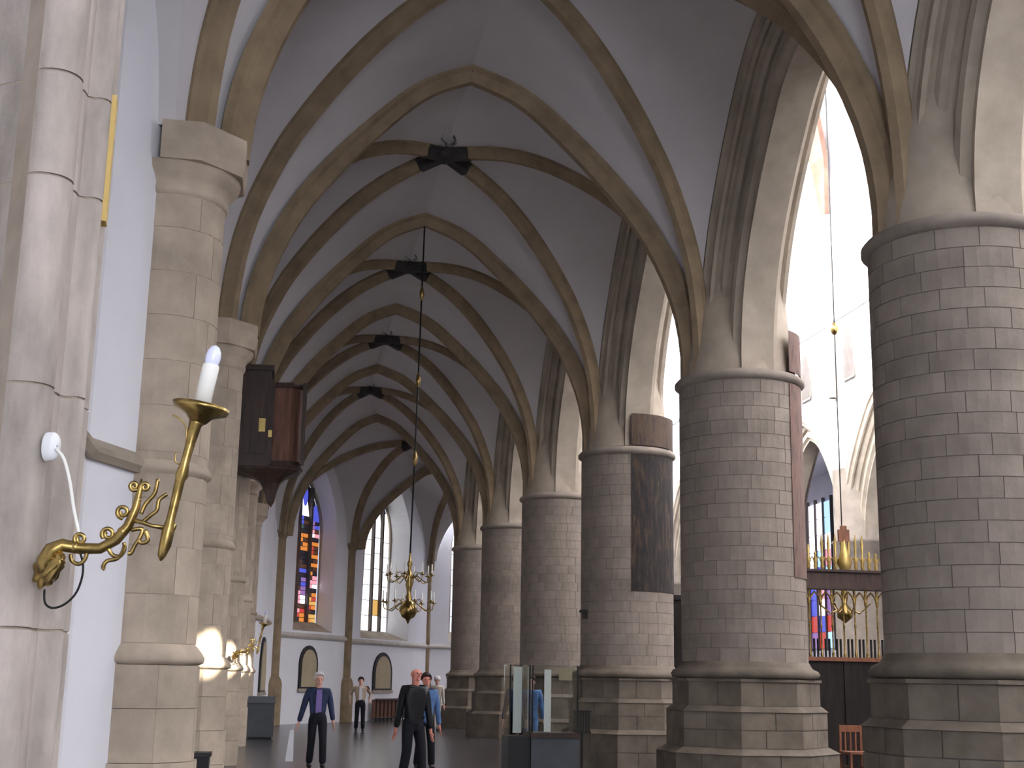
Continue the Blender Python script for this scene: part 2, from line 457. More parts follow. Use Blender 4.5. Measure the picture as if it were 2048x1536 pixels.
# ------------------------------------------------------------------ arcade
ARCH = [(-.68, 1.0), (-.68, .68), (-.63, .66), (-.60, .60), (-.60, .52), (-.55, .50), (-.50, .53), (-.47, .50), (-.45, .42), (-.40, .36), (-.34, .37), (-.31, .33), (-.33, .24), (-.36, .20), (-.34, .12), (-.29, .09), (-.25, .06), (-.25, .0)]
ARCH = ARCH+[(-s, q) for s, q in ARCH[::-1]]
wr = struct(empty('wall_right'))
def arcade(x, rng, top, parent, off=0):
    for i in rng:
        p = intrados(Yi(i)+off, Yi(i+1)+off, x)
        sweep(p, ARCH, (1, 0, 0), M['arch'], 'arch', parent)
        # wall above the arch
        e = [q+n*.9 for q, n in zip(p, offset_normals(p, Vector((1, 0, 0))))]
        ys = [min(max(q.y, Yi(i)+off), Yi(i+1)+off) for q in e]
        V = []; Fc = []
        for sx in (-.69, .69):
            b = len(V)
            for q, y in zip(e, ys): V += [(x+sx, y, q.z), (x+sx, y, top)]
            for k in range(len(e)-1): Fc.append((b+2*k, b+2*k+2, b+2*k+3, b+2*k+1))
        mesh('spandrel', V, Fc, M['plaster'], parent)
arcade(XC, range(-2, 5), 24, wr)
# wall over the turning part of the arcade
struct(mesh('wall_choir', [(6.2, 46.4, 6.3), (9.9, 49.9, 6.3), (12.2, 55.2, 6.3), (13.6, 60, 6.3), (6.2, 46.4, 24), (9.9, 49.9, 24), (12.2, 55.2, 24), (13.6, 60, 24)],
            [(0, 1, 5, 4), (1, 2, 6, 5), (2, 3, 7, 6)], M['plaster']))

# ------------------------------------------------------------------ columns
HB = .205; NB = 20; Z0B = 1.90
blk = [arcblock('stone_block', RC, math.radians(a), HB, m=M['stone']) for a in (26, 30, 34)]
PED = [(1.13+.08, 0, .33), (1.13+.08, .33, .66), (1.07, .74, .985), (1.07, .985, 1.23), (.985, 1.31, 1.64)]
ped = {}
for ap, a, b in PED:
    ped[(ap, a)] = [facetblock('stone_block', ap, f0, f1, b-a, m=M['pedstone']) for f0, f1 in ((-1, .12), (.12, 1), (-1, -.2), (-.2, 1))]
def make_column(name, x, y, label, blocks=True):
    t = empty(name, (x, y, 0)); tag(t, label, 'column', 'arcade columns')
    # core that shows as mortar between the blocks
    core = MB()
    core.lathe([(RC-.010, Z0B-.02), (RC-.010, 6.02)], 48).build('shaft_core', M['mortar'] if blocks else M['stone'], t, smooth=True)
    pc = MB()
    for ap, a, b in PED: pc.prism(octo(ap-.012), a, b)
    pc.build('pedestal_core', M['mullion'], t)
    if blocks:
        for k in range(NB):
            seq = [0, 1, 2]*4; random.shuffle(seq); a = random.random()*2*PI
            for s in seq:
                w_ = math.radians((26, 30, 34)[s])
                link('stone_block', blk[s], None, t, (0, 0, Z0B+k*HB), a+w_/2); a += w_
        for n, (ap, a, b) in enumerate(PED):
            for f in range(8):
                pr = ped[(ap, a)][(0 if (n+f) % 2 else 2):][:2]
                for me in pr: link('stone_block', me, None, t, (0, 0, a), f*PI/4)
    else:
        pass
    # weatherings and base roll
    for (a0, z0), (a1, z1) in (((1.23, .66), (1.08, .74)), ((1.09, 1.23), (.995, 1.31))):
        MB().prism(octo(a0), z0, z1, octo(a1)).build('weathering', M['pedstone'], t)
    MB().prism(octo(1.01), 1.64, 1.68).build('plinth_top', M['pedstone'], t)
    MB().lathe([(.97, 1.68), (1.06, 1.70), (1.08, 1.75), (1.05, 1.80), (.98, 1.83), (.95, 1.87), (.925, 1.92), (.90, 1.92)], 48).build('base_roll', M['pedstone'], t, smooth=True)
    MB().lathe([(.90, 5.99), (.935, 6.00), (.985, 6.04), (.985, 6.09), (.94, 6.14), (.865, 6.17), (.83, 6.17)], 48).build('capital_ring', M['stone'], t, smooth=True)
    MB().lathe([(.86, 6.14), (.835, 6.4), (.78, 6.8), (.73, 7.4), (.70, 9.3)], 48).build('upper_pier', M['arch'], t, smooth=True)
    return t
names = ['round ashlar stone column nearest the camera, cut by the right edge',
         'second round stone column from the right edge, with a narrow reddish painted strip',
         'third round stone column from the right, painted with a dark mural on one side',
         'fourth round stone column from the right, behind the painted one',
         'fifth round stone column from the right, far along the aisle',
         'farthest round stone column of the row, beside the pale visitor']
cols = [make_column('stone_column', XC, Yi(i), names[i]) for i in range(6)]
c0 = make_column('stone_column', XC, Yi(-1), 'round stone column to the right behind the camera side, outside the frame', False)
make_column('stone_column', 10.4, 49.7, 'stone column at the bend of the ambulatory hidden behind the farthest column', False)

def col_shell(parent, a0, a1, z0, z1, r, m, name, seg=10):
    b = MB().lathe([(r-.02, z0), (r, z0), (r, z1), (r-.02, z1)], seg, math.radians(a0), math.radians(a1))
    return b.build(name, m, parent, smooth=False)
# ------------------------------------------------------------------ wall pilasters
RP = .47
pblk = [arcblock('stone_block', RP, math.radians(a), .41, gap=.006, m=M['pstone'], seg=5) for a in (64, 86)]
PPED = [(.53, 0, .44), (.53, .44, .88), (.505, .88, 1.32), (.505, 1.32, 1.68)]
pp = {}
for ap, a, b in PPED: pp[(ap, a)] = facetblock('stone_block', ap, -1, 1, b-a, gap=.005, m=M['pstone'])
def half_lathe(prof, m, name, parent, seg=20):
    return MB().lathe(prof, seg, -PI*.62, PI*.62).build(name, m, parent, smooth=True)
def octa_cap(a0, a1, z0, z1, m, name, parent):
    P0 = [(max(x, -.1), y) for x, y in octo(a0)]; P1 = [(max(x, -.1), y) for x, y in octo(a1)]
    return MB().prism(P0, z0, z1, P1).build(name, m, parent)
def pilaster(x, y, label, rz=0):
    t = empty('wall_pilaster', (x, y, 0), rz); tag(t, label, 'pilaster', 'wall pilasters')
    half_lathe([(RP-.006, 1.85), (RP-.006, 5.95)], M['pmortar'], 'shaft_core', t)
    zz = 1.86
    h = .41
    for k in range(10):
        ws = (64, 86, 86) if k % 2 else (86, 86, 64); a = -118
        for w_ in ws:
            link('stone_block', pblk[0 if w_ == 64 else 1], None, t, (0, 0, zz+k*h), math.radians(a+w_/2)); a += w_
    for ap, a, b in PPED:
        for f in (-2, -1, 0, 1, 2): link('stone_block', pp[(ap, a)], None, t, (0, 0, a), f*PI/4)
    half_lathe([(.5, 1.68), (.545, 1.70), (.555, 1.74), (.53, 1.78), (.49, 1.83), (.46, 1.86)], M['pstone'], 'base_roll', t)
    half_lathe([(.46, 3.30), (.505, 3.33), (.515, 3.36), (.46, 3.44)], M['pstone'], 'string_course', t)
    half_lathe([(.46, 5.86), (.49, 5.88), (.50, 5.92), (.49, 5.97), (.53, 6.03), (.585, 6.09), (.60, 6.15), (.60, 6.16)], M['pstone'], 'capital_roll', t)
    octa_cap(.62, .64, 6.15, 6.25, M['pstone'], 'abacus', t); octa_cap(.64, .64, 6.25, 6.51, M['pstone'], 'abacus_block', t)
    return t
pl = ['tall pale stone wall pilaster at the left edge that carries the brass sconce',
      'half-round stone wall pilaster right of the white wall, behind the sconce candle',
      'half-round stone wall pilaster beside the hanging wooden case, bright patch at its foot',
      'half-round stone wall pilaster behind the hanging wooden case',
      'fourth stone wall pilaster beyond the hanging wooden case, in the dense row',
      'far stone wall pilaster in the row just before the grey chest']
for i in range(0, 5):
    pilaster(XP, Yi(i), pl[i+1])
def near_pilaster():
    t = empty('wall_pilaster', (XP, Yi(-1), 0)); tag(t, pl[0], 'pilaster', 'wall pilasters')
    P = [(-.45, .05), (-.1, -.24), (.10, -.36), (.15, -.43)]
    for a in range(-125, 41, 15): P.append((.235+.095*math.cos(math.radians(a)), -.40+.095*math.sin(math.radians(a))))
    P += [(.325, -.31), (.33, -.26), (.35, -.25)]
    for a in range(-90, 61, 30): P.append((.375+.04*math.cos(math.radians(a)), -.215+.04*math.sin(math.radians(a))))
    P += [(.40, -.17), (.36, -.08), (.40, .0), (.36, .12), (.22, .22), (.0, .32), (-.3, .4)]
    MB().prism([(x-.006*(1 if x > 0 else 0), y*.985) for x, y in P], 0, 7.0).build('core', M['pmortar'], t)
    zs_ = [0, .9, 1.75, 2.62, 3.42, 3.84, 4.7, 5.6, 6.5]
    for a, b in zip(zs_, zs_[1:]): auto_smooth(MB().prism(P, a+.005, b-.005).build('stone_block', M['fstone'], t), 40)
    MB().prism([(.395, -.175), (.425, -.165), (.42, -.09), (.38, -.09)], 3.36, 3.9).build('ochre_strip', M['ochre'], t)  # thin ochre-coloured strip along the edge of the pilaster
    return t
near_pilaster()
def slim_shaft(p, rz, label, r=.26, top=6.5):
    t = empty('wall_shaft', (*p, 0), rz); tag(t, label, 'pilaster', 'slender far wall shafts')
    MB().lathe([(r, 1.6), (r, top-.15)], 12, -PI*.6, PI*.6).build('shaft', M['rib'], t, smooth=True)
    MB().lathe([(r+.12, 0), (r+.12, 1.35), (r+.08, 1.5), (r+.02, 1.6)], 8, -PI*.6, PI*.6).build('base', M['rib'], t)
    MB().lathe([(r, top-.2), (r+.03, top-.15), (r+.06, top-.05), (r+.1, top), (r+.1, top+.08), (0.01, top+.08)], 12, -PI*.6, PI*.6).build('capital', M['rib'], t)
    return t
d1 = math.atan2(W1[0]-W0[0], W1[1]-W0[1])
slim_shaft((W0[0]-.12, W0[1]), -d1*.5, 'slender brown wall shaft left of the stained glass window', .24)
slim_shaft((W1[0]-.1, W1[1]+.05), -d1, 'slender brown wall shaft between the two far windows')
slim_shaft((W2[0]-.05, W2[1]+.1), -d1-.3, 'slender wall shaft in the far corner right of the white window', .18)

# ------------------------------------------------------------------ far walls of the ambulatory
class Facet:
    def __init__(s, a, b):
        s.a = Vector((*a, 0)); s.L = (Vector((*b, 0))-s.a).length; s.d = (Vector((*b, 0))-s.a).normalized()
        s.n = Vector((-s.d.y, s.d.x, 0))           # away from the room
    def p(s, q, z, n=0): return s.a+s.d*q+s.n*n+Vector((0, 0, z))
def arch_pts(sa, sb, zs, za, k=10):
    c = (sa+sb)/2
    a = [(sa+(c-sa)*prof_interp(PT, math.sin(PI/2*j/k)), zs+(za-zs)*math.sin(PI/2*j/k)) for j in range(k+1)]
    return a+[(sa+sb-s, z) for s, z in a[::-1][1:]]
def facet_wall(fc, name, s0, s1, top, hole, inner, depth, m):
    """wall with a pointed opening and splayed reveals"""
    V = []; Fc = []
    def quad(*ps):
        b = len(V); V.extend(ps); Fc.append(tuple(range(b, b+len(ps))))
    sa, sb, zl, zs, za = hole
    quad(fc.p(s0, 0), fc.p(sa, 0), fc.p(sa, top), fc.p(s0, top)); quad(fc.p(sb, 0), fc.p(s1, 0), fc.p(s1, top), fc.p(sb, top))
    quad(fc.p(sa, 0), fc.p(sb, 0), fc.p(sb, zl), fc.p(sa, zl))
    A = arch_pts(sa, sb, zs, za)
    for (p, z), (q, y) in zip(A, A[1:]): quad(fc.p(p, z), fc.p(q, y), fc.p(q, top), fc.p(p, top))
    o = struct(mesh(name, V, Fc, m))
    ia, ib, il, is_, iz = inner
    Bq = arch_pts(ia, ib, is_, iz)
    O = [(sa, zl)]+A+[(sb, zl)]; I = [(ia, il)]+Bq+[(ib, il)]
    V = [fc.p(*q) for q in O]+[fc.p(*q, depth) for q in I]; n = len(O)
    Fr = [(k, k+1, n+k+1, n+k) for k in range(n-1)]
    mesh('reveal', V, Fr, m, o)
    mesh('window_sill', [fc.p(sa, zl), fc.p(sb, zl), fc.p(ib, il, depth), fc.p(ia, il, depth)], [(0, 1, 2, 3)], M['arch'], o)
    return o
def facet_window(fc, inner, depth, lights, rows, pick, bar=True, split=1):
    global wi_n
    wi_n += 1
    wo = struct(empty('window_%d' % wi_n))
    ia, ib, il, is_, iz = inner; A = arch_pts(ia, ib, is_, iz, 16)
    def top(s):
        for (p, z), (q, y) in zip(A, A[1:]):
            if p <= s <= q+1e-6: return z+(y-z)*(s-p)/max(1e-6, q-p)
        return is_
    lw = (ib-ia)/lights; hw = .055
    def box_on(s0, s1, z0, z1, n0, n1, m, name, z1b=None):
        z1b = z1 if z1b is None else z1b
        V = [fc.p(s0, z0, n0), fc.p(s1, z0, n0), fc.p(s1, z1b, n0), fc.p(s0, z1, n0), fc.p(s0, z0, n1), fc.p(s1, z0, n1), fc.p(s1, z1b, n1), fc.p(s0, z1, n1)]
        return mesh(name, V, [(0, 1, 2, 3), (7, 6, 5, 4), (0, 4, 5, 1), (1, 5, 6, 2), (2, 6, 7, 3), (3, 7, 4, 0)], m, wo)
    for k in range(lights):
        a, b = ia+k*lw+hw, ia+(k+1)*lw-hw; c = (a+b)/2
        zt = min(top(a), top(b), top(c)+.2) if 0 < k < lights-1 else max(top(a), top(b))
        zsp = min(top(a), top(b))-.0
        zsp = max(is_-.1, min(zsp, iz-1.35))          # head of the light
        zh = min(zsp+.75, top(c)-.12)
        R = rows
        for r in range(R):
            z0 = il+(zsp-il)*r/R; z1 = il+(zsp-il)*(r+1)/R
            for q_ in range(split):
                a_, b_ = a+(b-a)*q_/split+.004*q_, a+(b-a)*(q_+1)/split-.004
                mesh('pane', [fc.p(a_, z0+.01, depth), fc.p(b_, z0+.01, depth), fc.p(b_, z1-.01, depth), fc.p(a_, z1-.01, depth)], [(0, 1, 2, 3)], pick(k, r, R), wo)
            if bar and r: box_on(a-.01, b+.01, z0-.01, z0+.01, depth-.02, depth+.02, M['iron'], 'saddle_bar')
        hd = [(a, zsp)]+[(a+(c-a)*t, zsp+(zh-zsp)*math.sin(PI/2*t)**.8) for t in (.25, .5, .75, 1)]
        hd += [(2*c-s, z) for s, z in hd[::-1][1:]]
        mesh('pane', [fc.p(s, min(z, top(s)-.05), depth) for s, z in hd], [tuple(range(len(hd)))], pick(k, R, R), wo)
    # stone backing (tracery field) behind the glass heads, and mullions
    back = [(ia, il)]+A+[(ib, il)]
    mesh('tracery', [fc.p(s, z, depth+.05) for s, z in back], [tuple(range(len(back)))], M['dark'], wo)
    for k in range(1, lights):
        s = ia+k*lw; box_on(s-hw, s+hw, il, top(s)-.02, depth-.12, depth+.04, M['mullion'], 'mullion')
    # eyelet panes in the tracery above the lights
    c = (ia+ib)/2
    for s, z, r in ((c, iz-.62, .30),):
        q = [(s+r*.6*math.sin(t*PI/5), z+r*1.3*math.cos(t*PI/5)) for t in range(10)]
        mesh('pane', [fc.p(a, b, depth-.02) for a, b in q], [tuple(range(10))], pick(9, 9, 9), wo)
    pth = [fc.p(s, z, depth-.05) for s, z in back]
    MB().tube(pth, .07, 6, False).build('frame', M['arch'], wo)
    return wo
F1, F2, F3 = Facet(W0, W1), Facet(W1, W2), Facet(W2, W3)
IN1 = (1.2, 3.55, 3.55, 6.9, 8.75); IN2 = (2.56, 4.82, 3.45, 7.3, 9.2)
facet_wall(F1, 'wall_ambulatory_1', -.95, F1.L+.05, 12.2, (.95, 3.65, 3.2, 7.0, 9.3), IN1, .65, M['plaster'])
facet_wall(F2, 'wall_ambulatory_2', 0, F2.L, 12.2, (.95, 4.98, 3.1, 7.0, 9.75), IN2, .95, M['plaster'])
IN3 = (1.6, 3.4, 3.6, 7.4, 9.0)
facet_wall(F3, 'wall_ambulatory_3', 0, F3.L, 12.2, (1.1, 3.9, 3.2, 7.2, 9.3), IN3, .8, M['plaster'])
rs = random.Random(3)
def stain1(k, r, R):
    if k == 9: return SB
    t = r/R; z_ = min(11, int(t*12))
    if r >= R: return SW if k == 1 else SB
    if rs.random() < .22: return rs.choice([SD, SBR, SD])
    if k == 1: return rs.choice([[SR, SO, SP], [SP, SR, SBR], [SP, SW], [SW, SV, SP], [SB, SV], [SB, SD], [SD, SBR], [SB, SD, SO], [SO, SBR], [SO, SA], [SG, SD], [SV, SW, SB]][z_])
    return rs.choice([[SO, SA], [SA, SO, SR], [SO, SR, SA], [SBR, SO], [SP, SW, SBR], [SP, SO, SW], [SO, SA, SBR], [SO, SBR, SR], [SO, SR], [SO, SA], [SW, SP, SB], [SB, SV]][z_])
facet_window(F1, IN1, .65, 3, 24, stain1, False, 2)
facet_window(F2, IN2, .95, 3, 7, lambda k, r, R: SA if (k == 1 and r == 1) else M['sky'])
facet_window(F3, IN3, .8, 3, 6, lambda k, r, R: M['aislewin'])
for fc, z in ((F1, 2.92), (F2, 2.85), (F3, 2.85)):
    # string course under the windows
    pa = [fc.p(0, 0), fc.p(fc.L, 0)]
    course([(q.x, q.y) for q in pa], z, .2, .08, M['palestone'], 'string_course', fl)

def tablet(fc, s0, s1, z0, z1, label):
    t = empty('memorial_tablet', fc.p((s0+s1)/2, z0, -.02)); tag(t, label, 'tablet', 'arched memorial tablets')
    c = (s0+s1)/2; hw = (s1-s0)/2; base = fc.p(c, z0, -.02)
    def ring(w, b, zt, k=10):
        q = [(-w, b), (w, b)]; zc = zt-w*1.05
        q += [(w*math.cos(a*PI/k), zc+w*1.05*math.sin(a*PI/k)) for a in range(k+1)]
        return q
    def slab(q, n0, n1, m, name):
        n = len(q); P = [fc.p(c+s, z0+z, n0)-base for s, z in q]+[fc.p(c+s, z0+z, n1)-base for s, z in q]
        mesh(name, P, [tuple(range(n)), tuple(range(2*n-1, n-1, -1))]+[(i, n+i, n+(i+1) % n, (i+1) % n) for i in range(n)], m, t)
    H = z1-z0
    slab(ring(hw, 0, H), 0, -.06, M['black'], 'frame')
    slab(ring(hw*.80, .06, H-.14), -.06, -.075, M['tablet'], 'panel')
    slab([(-hw*1.05, -.10), (hw*1.05, -.10), (hw*1.05, 0), (-hw*1.05, 0)], 0, -.09, M['arch'], 'sill')
    return t
tablet(F1, 1.45, 2.68, 1.2, 2.70, 'arched black-framed tablet under the stained glass window')
tablet(F2, 2.02, 3.58, 1.15, 2.60, 'arched black-framed tablet under the bright white window')
F0 = Facet((-.66, 43.2), (-.44, 46.2))
tablet(F0, .5, 2.6, 1.1, 2.85, 'narrow black-framed tablet seen edge-on beside the far left shaft')

# ------------------------------------------------------------------ nave and choir seen between the columns
na = struct(mesh('wall_nave_end', [(5.9, 80, 0), (32, 80, 0), (32, 80, 26), (5.9, 80, 26)], [(0, 1, 2, 3)], M['plaster']))
struct(mesh('wall_rear', [(-3, -11, 0), (32, -11, 0), (32, -11, 26), (-3, -11, 26)], [(3, 2, 1, 0)], M['plaster']))
struct(mesh('ceiling_nave', [(6, -12, 25), (12.5, -12, 28), (19.2, -12, 25), (6, 80, 25), (12.5, 80, 28), (19.2, 80, 25)], [(0, 1, 4, 3), (1, 2, 5, 4)], M['brownwood']))
wi_n += 1
wq = struct(empty('window_%d' % wi_n, (3.2, -10.9, 0)))  # added unseen window, put around the rear fill light
for a in range(4):
    for b in range(6): MB().box(-3+a*1.5+.06, -1.5+a*1.5-.06, -.02, .02, 2.5+b, 3.46+b).build('pane', M['aislewin'], wq)
for a in range(5): MB().box(-3+a*1.5-.06, -3+a*1.5+.06, -.06, .1, 2.4, 8.6).build('mullion', M['mullion'], wq)
for i in range(-2, 5):
    for dy in (2.2, 3.42, 4.64):
        MB().box(XC+.70, XC+.76, Yi(i)+dy-.5, Yi(i)+dy+.5, 14.4, 21.5).build('clerestory_pane', M['clear'], wr)
wo_ = struct(empty('wall_opposite'))
arcade(NX, range(-3, 9), 25, wo_, 1.0)
for i in range(-2, 10):
    k = Yi(i)+1.0
    t = tag(empty('stone_column', (NX, k, 0)), 'round stone column in the opposite arcade across the nave', 'column', 'opposite arcade columns')
    MB().lathe([(1.2, 0), (1.2, .7), (1.08, .75), (1.08, 1.3), (1, 1.35), (1, 1.7), (1.05, 1.75), (RC, 1.9), (RC, 6.1), (.98, 6.15), (.86, 6.25), (.86, 8.5)], 24).build('shaft', M['stone'], t, smooth=True)
    # vaulting shaft with capital and fan of brown ribs
    sh = MB().lathe([(.16, 10.9), (.2, 11.1), (.2, 11.2), (.15, 11.3), (.15, 16.4), (.2, 16.5), (.32, 16.9), (.36, 17.1), (.36, 17.2)], 10)
    sh.build('vaulting_shaft', M['arch'], wo_, (NX-.8, k, 0), smooth=True)
    for dy in (-1.6, -.8, 0, .8, 1.6):
        MB().tube([(NX-.85, k, 17.15), (NX-1.0, k+dy*.25, 19.2), (NX-1.8, k+dy*.7, 22), (NX-3.2, k+dy*1.4, 25)], .16, 6).build('vault_rib', M['brownwood'], wo_)
    # clerestory window
    for dy in (2.2, 3.42, 4.64):
        MB().box(NX-.76, NX-.70, k+dy-.5, k+dy+.5, 14.4, 21.5).build('clerestory_pane', M['clear'], wo_)
    # triforium niches
    for dy in (2.5, 5.7):
        P0 = [(dy-.42, 11.4), (dy+.42, 11.4), (dy+.42, 12.3), (dy+.25, 12.75), (dy, 13.0), (dy-.25, 12.75), (dy-.42, 12.3)]
        V = [(NX-.70, k+a, b) for a, b in P0]+[(NX-.78, k+dy+(a-dy)*1.18, 12.1+(b-12.1)*1.15) for a, b in P0]
        n = len(P0)
        nb = mesh('niche_frame', V, [(i_, (i_+1) % n, n+(i_+1) % n, n+i_) for i_ in range(n)], M['arch'], wo_)
        mesh('niche_shade_back', [(NX-.71, k+a, b) for a, b in P0], [tuple(range(n))], M['mullion'], wo_)  # flat sheet whose dark colour paints in the shade of a recess
MB().box(NX-.85, NX-.6, -11, 80, 13.5, 13.65).build('string_course', M['plaster'], wo_)
struct(mesh('wall_opposite_aisle', [(26.5, -12, 0), (26.5, 80, 0), (26.5, 80, 12), (26.5, -12, 12)], [(0, 1, 2, 3)], M['plaster']))
struct(MB().box(18, 32, -12, 80, 12, 12.2).build('ceiling_opposite', M['plaster']))
def stain2(seed):
    rr = random.Random(seed)
    return lambda: rr.choice([SS, SW, SP, SR, SB, SS, SW, SV, SO])
for i in range(-2, 9):
    k = Yi(i+.5); rr = random.Random(i+50)
    wi_n += 1
    wo = struct(empty('window_%d' % wi_n, (26.4, k, 0)))
    for c in range(4):
        y0 = -2+c*1.0
        for r in range(9):
            z0 = 3.4+r*.8
            m = rr.choice([SW, SS, SW]) if r > 5 else rr.choice([SS, SP, SR, SB, SV, SW, SP])
            MB().box(-.02, .02, y0+.06, y0+.94, z0+.02, z0+.78).build('pane', m, wo)
    for c in range(5): MB().box(-.1, .05, -2+c-.05, -2+c+.05, 3.3, 10.8).build('mullion', M['mullion'], wo)

# ------------------------------------------------------------------ choir screen
SY = 26.2
scr = empty('choir_screen', (11.2, SY, 0)); tag(scr, 'dark wooden choir screen with brass bars and gilded cresting', 'screen')
def part(mb, name, m, t=scr, smooth=False): return mb.build(name, m, t, smooth=smooth)
X0, X1 = -2.7, 6.0
part(MB().box(X0, X1, -.14, .14, 3.58, 3.90).box(X0, X1, -.2, .2, 3.90, 3.95).box(X0, X1, -.17, .17, 3.55, 3.60), 'beam', M['wood'])
part(MB().box(X0, X1, -.12, .12, 2.10, 2.18), 'sill_rail', M['redwood'])
for k in range(6):
    a = X0+k*(X1-X0)/6; b = X0+(k+1)*(X1-X0)/6
    part(MB().box(a+.02, b-.02, -.06, .06, .0, 2.10), 'base_panel', M['blackwood'])
    part(MB().box(a-.05, a+.05, -.09, .09, 0, 2.10), 'base_post', M['blackwood'])
nb = 34
brass_bar = MB().lathe([(.03, 2.18), (.035, 2.25), (.018, 2.3), (.018, 2.75), (.03, 2.8), (.018, 2.85), (.018, 3.2), (.04, 3.28), (.022, 3.35), (.03, 3.56)], 8)
bd = brass_bar.data('brass_bar', M['brass'], True)
dark_bar = MB().lathe([(.025, 2.18), (.025, 2.55)], 6).data('spindle', M['iron'])
for k in range(nb):
    x = X0+.2+k*(X1-X0-.3)/nb
    link('brass_bar', bd, None, scr, (x, 0, 0))
    for j in (1, 2): link('spindle', dark_bar, None, scr, (x+j*.082, 0, 0))
    part(MB().tube([(x, 0, 3.3), (x+.05, 0, 3.42), (x+.12, 0, 3.5), (x+.2, 0, 3.42), (x+.245, 0, 3.3)], .022, 6), 'scroll_arch', M['brass'])
random.seed(9)
for k in range(58):
    x = X0+.12+k*.148; h = random.uniform(.35, .6) if abs(x+.0-.25) > .5 else .75
    part(MB().lathe([(.02, 3.95), (.045, 4.02), (.03, 4.1), (.055, 4.16), (.02, 4.25), (.035, 4.05+h*.6), (.008, 3.95+h)], 6, c=(x, 0, 0)), 'cresting_finial', M['gilt'], smooth=True)
    part(MB().tube([(x, 0, 4.0), (x+.035, 0, 4.16), (x+.074, 0, 4.22), (x+.11, 0, 4.16), (x+.148, 0, 4.0)], .014, 5), 'cresting_scroll', M['gilt'])
part(MB().box(.16, .40, -.03, .03, 4.55, 4.80).box(.22, .34, -.035, .035, 4.8, 4.88), 'coat_of_arms', M['redwood'])
part(MB().lathe([(.10, 3.95), (.16, 4.1), (.10, 4.3), (.05, 4.45), (.03, 4.6)], 8, c=(.28, 0, 0)), 'finial', M['gilt'], smooth=True)
# tall dark stall back beside the painted column
st = empty('choir_stall_back', (9.05, 28.6, 0)); tag(st, 'tall dark wooden stall back showing between the two nearer columns', 'stall')
part(MB().box(-.9, .55, -.08, .08, 0, 3.4), 'panel', M['blackwood'], st); part(MB().box(-.95, .6, -.12, .12, 3.4, 3.5), 'cornice', M['blackwood'], st)
for q in (-.9, .43): part(MB().box(q, q+.12, -.12, .12, 0, 3.4), 'post', M['blackwood'], st)

def chair(x, y, rz, label):
    t = empty('wooden_chair', (x, y, 0), rz); tag(t, label, 'chair', 'wooden chairs before the choir screen')
    for sx in (-1, 1):
        MB().box(sx*.2-.02, sx*.2+.02, -.22, -.18, 0, .45).build('leg', M['redwood'], t)
        MB().box(sx*.2-.02, sx*.2+.02, .18, .22, 0, .92).build('leg', M['redwood'], t)
        MB().box(sx*.2-.012, sx*.2+.012, -.2, .2, .2, .23).build('stretcher', M['redwood'], t)
    MB().box(-.23, .23, -.23, .23, .43, .47).build('seat', M['redwood'], t)
    MB().box(-.2, .2, .185, .215, .80, .92).build('top_rail', M['redwood'], t)
    for k in (-.1, 0, .1): MB().box(k-.015, k+.015, .19, .21, .47, .80).build('back_slat', M['redwood'], t)
    return t
chair(10.25, 23.2, .05, 'reddish wooden chair in front of the dark choir screen')
chair(10.8, 23.3, -.05, 'reddish wooden chair partly hidden behind the nearest column')

# painted murals on the columns
def mural_mat(name, c1, c2, c3):
    m = mat(name, c1, .85, var=.2, scale=5, c2=c2, stretch=(3, 3, .6))
    cr = [n for n in m.node_tree.nodes if n.type == 'VALTORGB'][0]
    e = cr.color_ramp.elements.new(.52); e.color = (*c3, 1)
    return m
M['mural'] = mural_mat('dark_mural', (.085, .055, .032), (.016, .015, .018), (.032, .026, .024))
M['mural2'] = mural_mat('red_mural', (.15, .085, .065), (.08, .055, .05), (.17, .11, .09))
M['mural3'] = mural_mat('dark_red_mural', (.07, .035, .03), (.035, .025, .03), (.085, .06, .04))
# angles are measured at the column, 0 along +x; the camera side is near -105 degrees
c3 = cols[2]
col_shell(c3, -99, -20, 3.32, 5.99, RC+.012, M['mural'], 'painted_mural')
col_shell(c3, -99, -20, 6.17, 6.80, .935, M['mural3'], 'painted_mural')
c2_ = cols[1]
col_shell(c2_, -57, -5, 3.12, 5.99, RC+.012, M['mural2'], 'painted_mural')
col_shell(c2_, -57, -5, 6.17, 6.80, .935, M['mural2'], 'painted_mural')

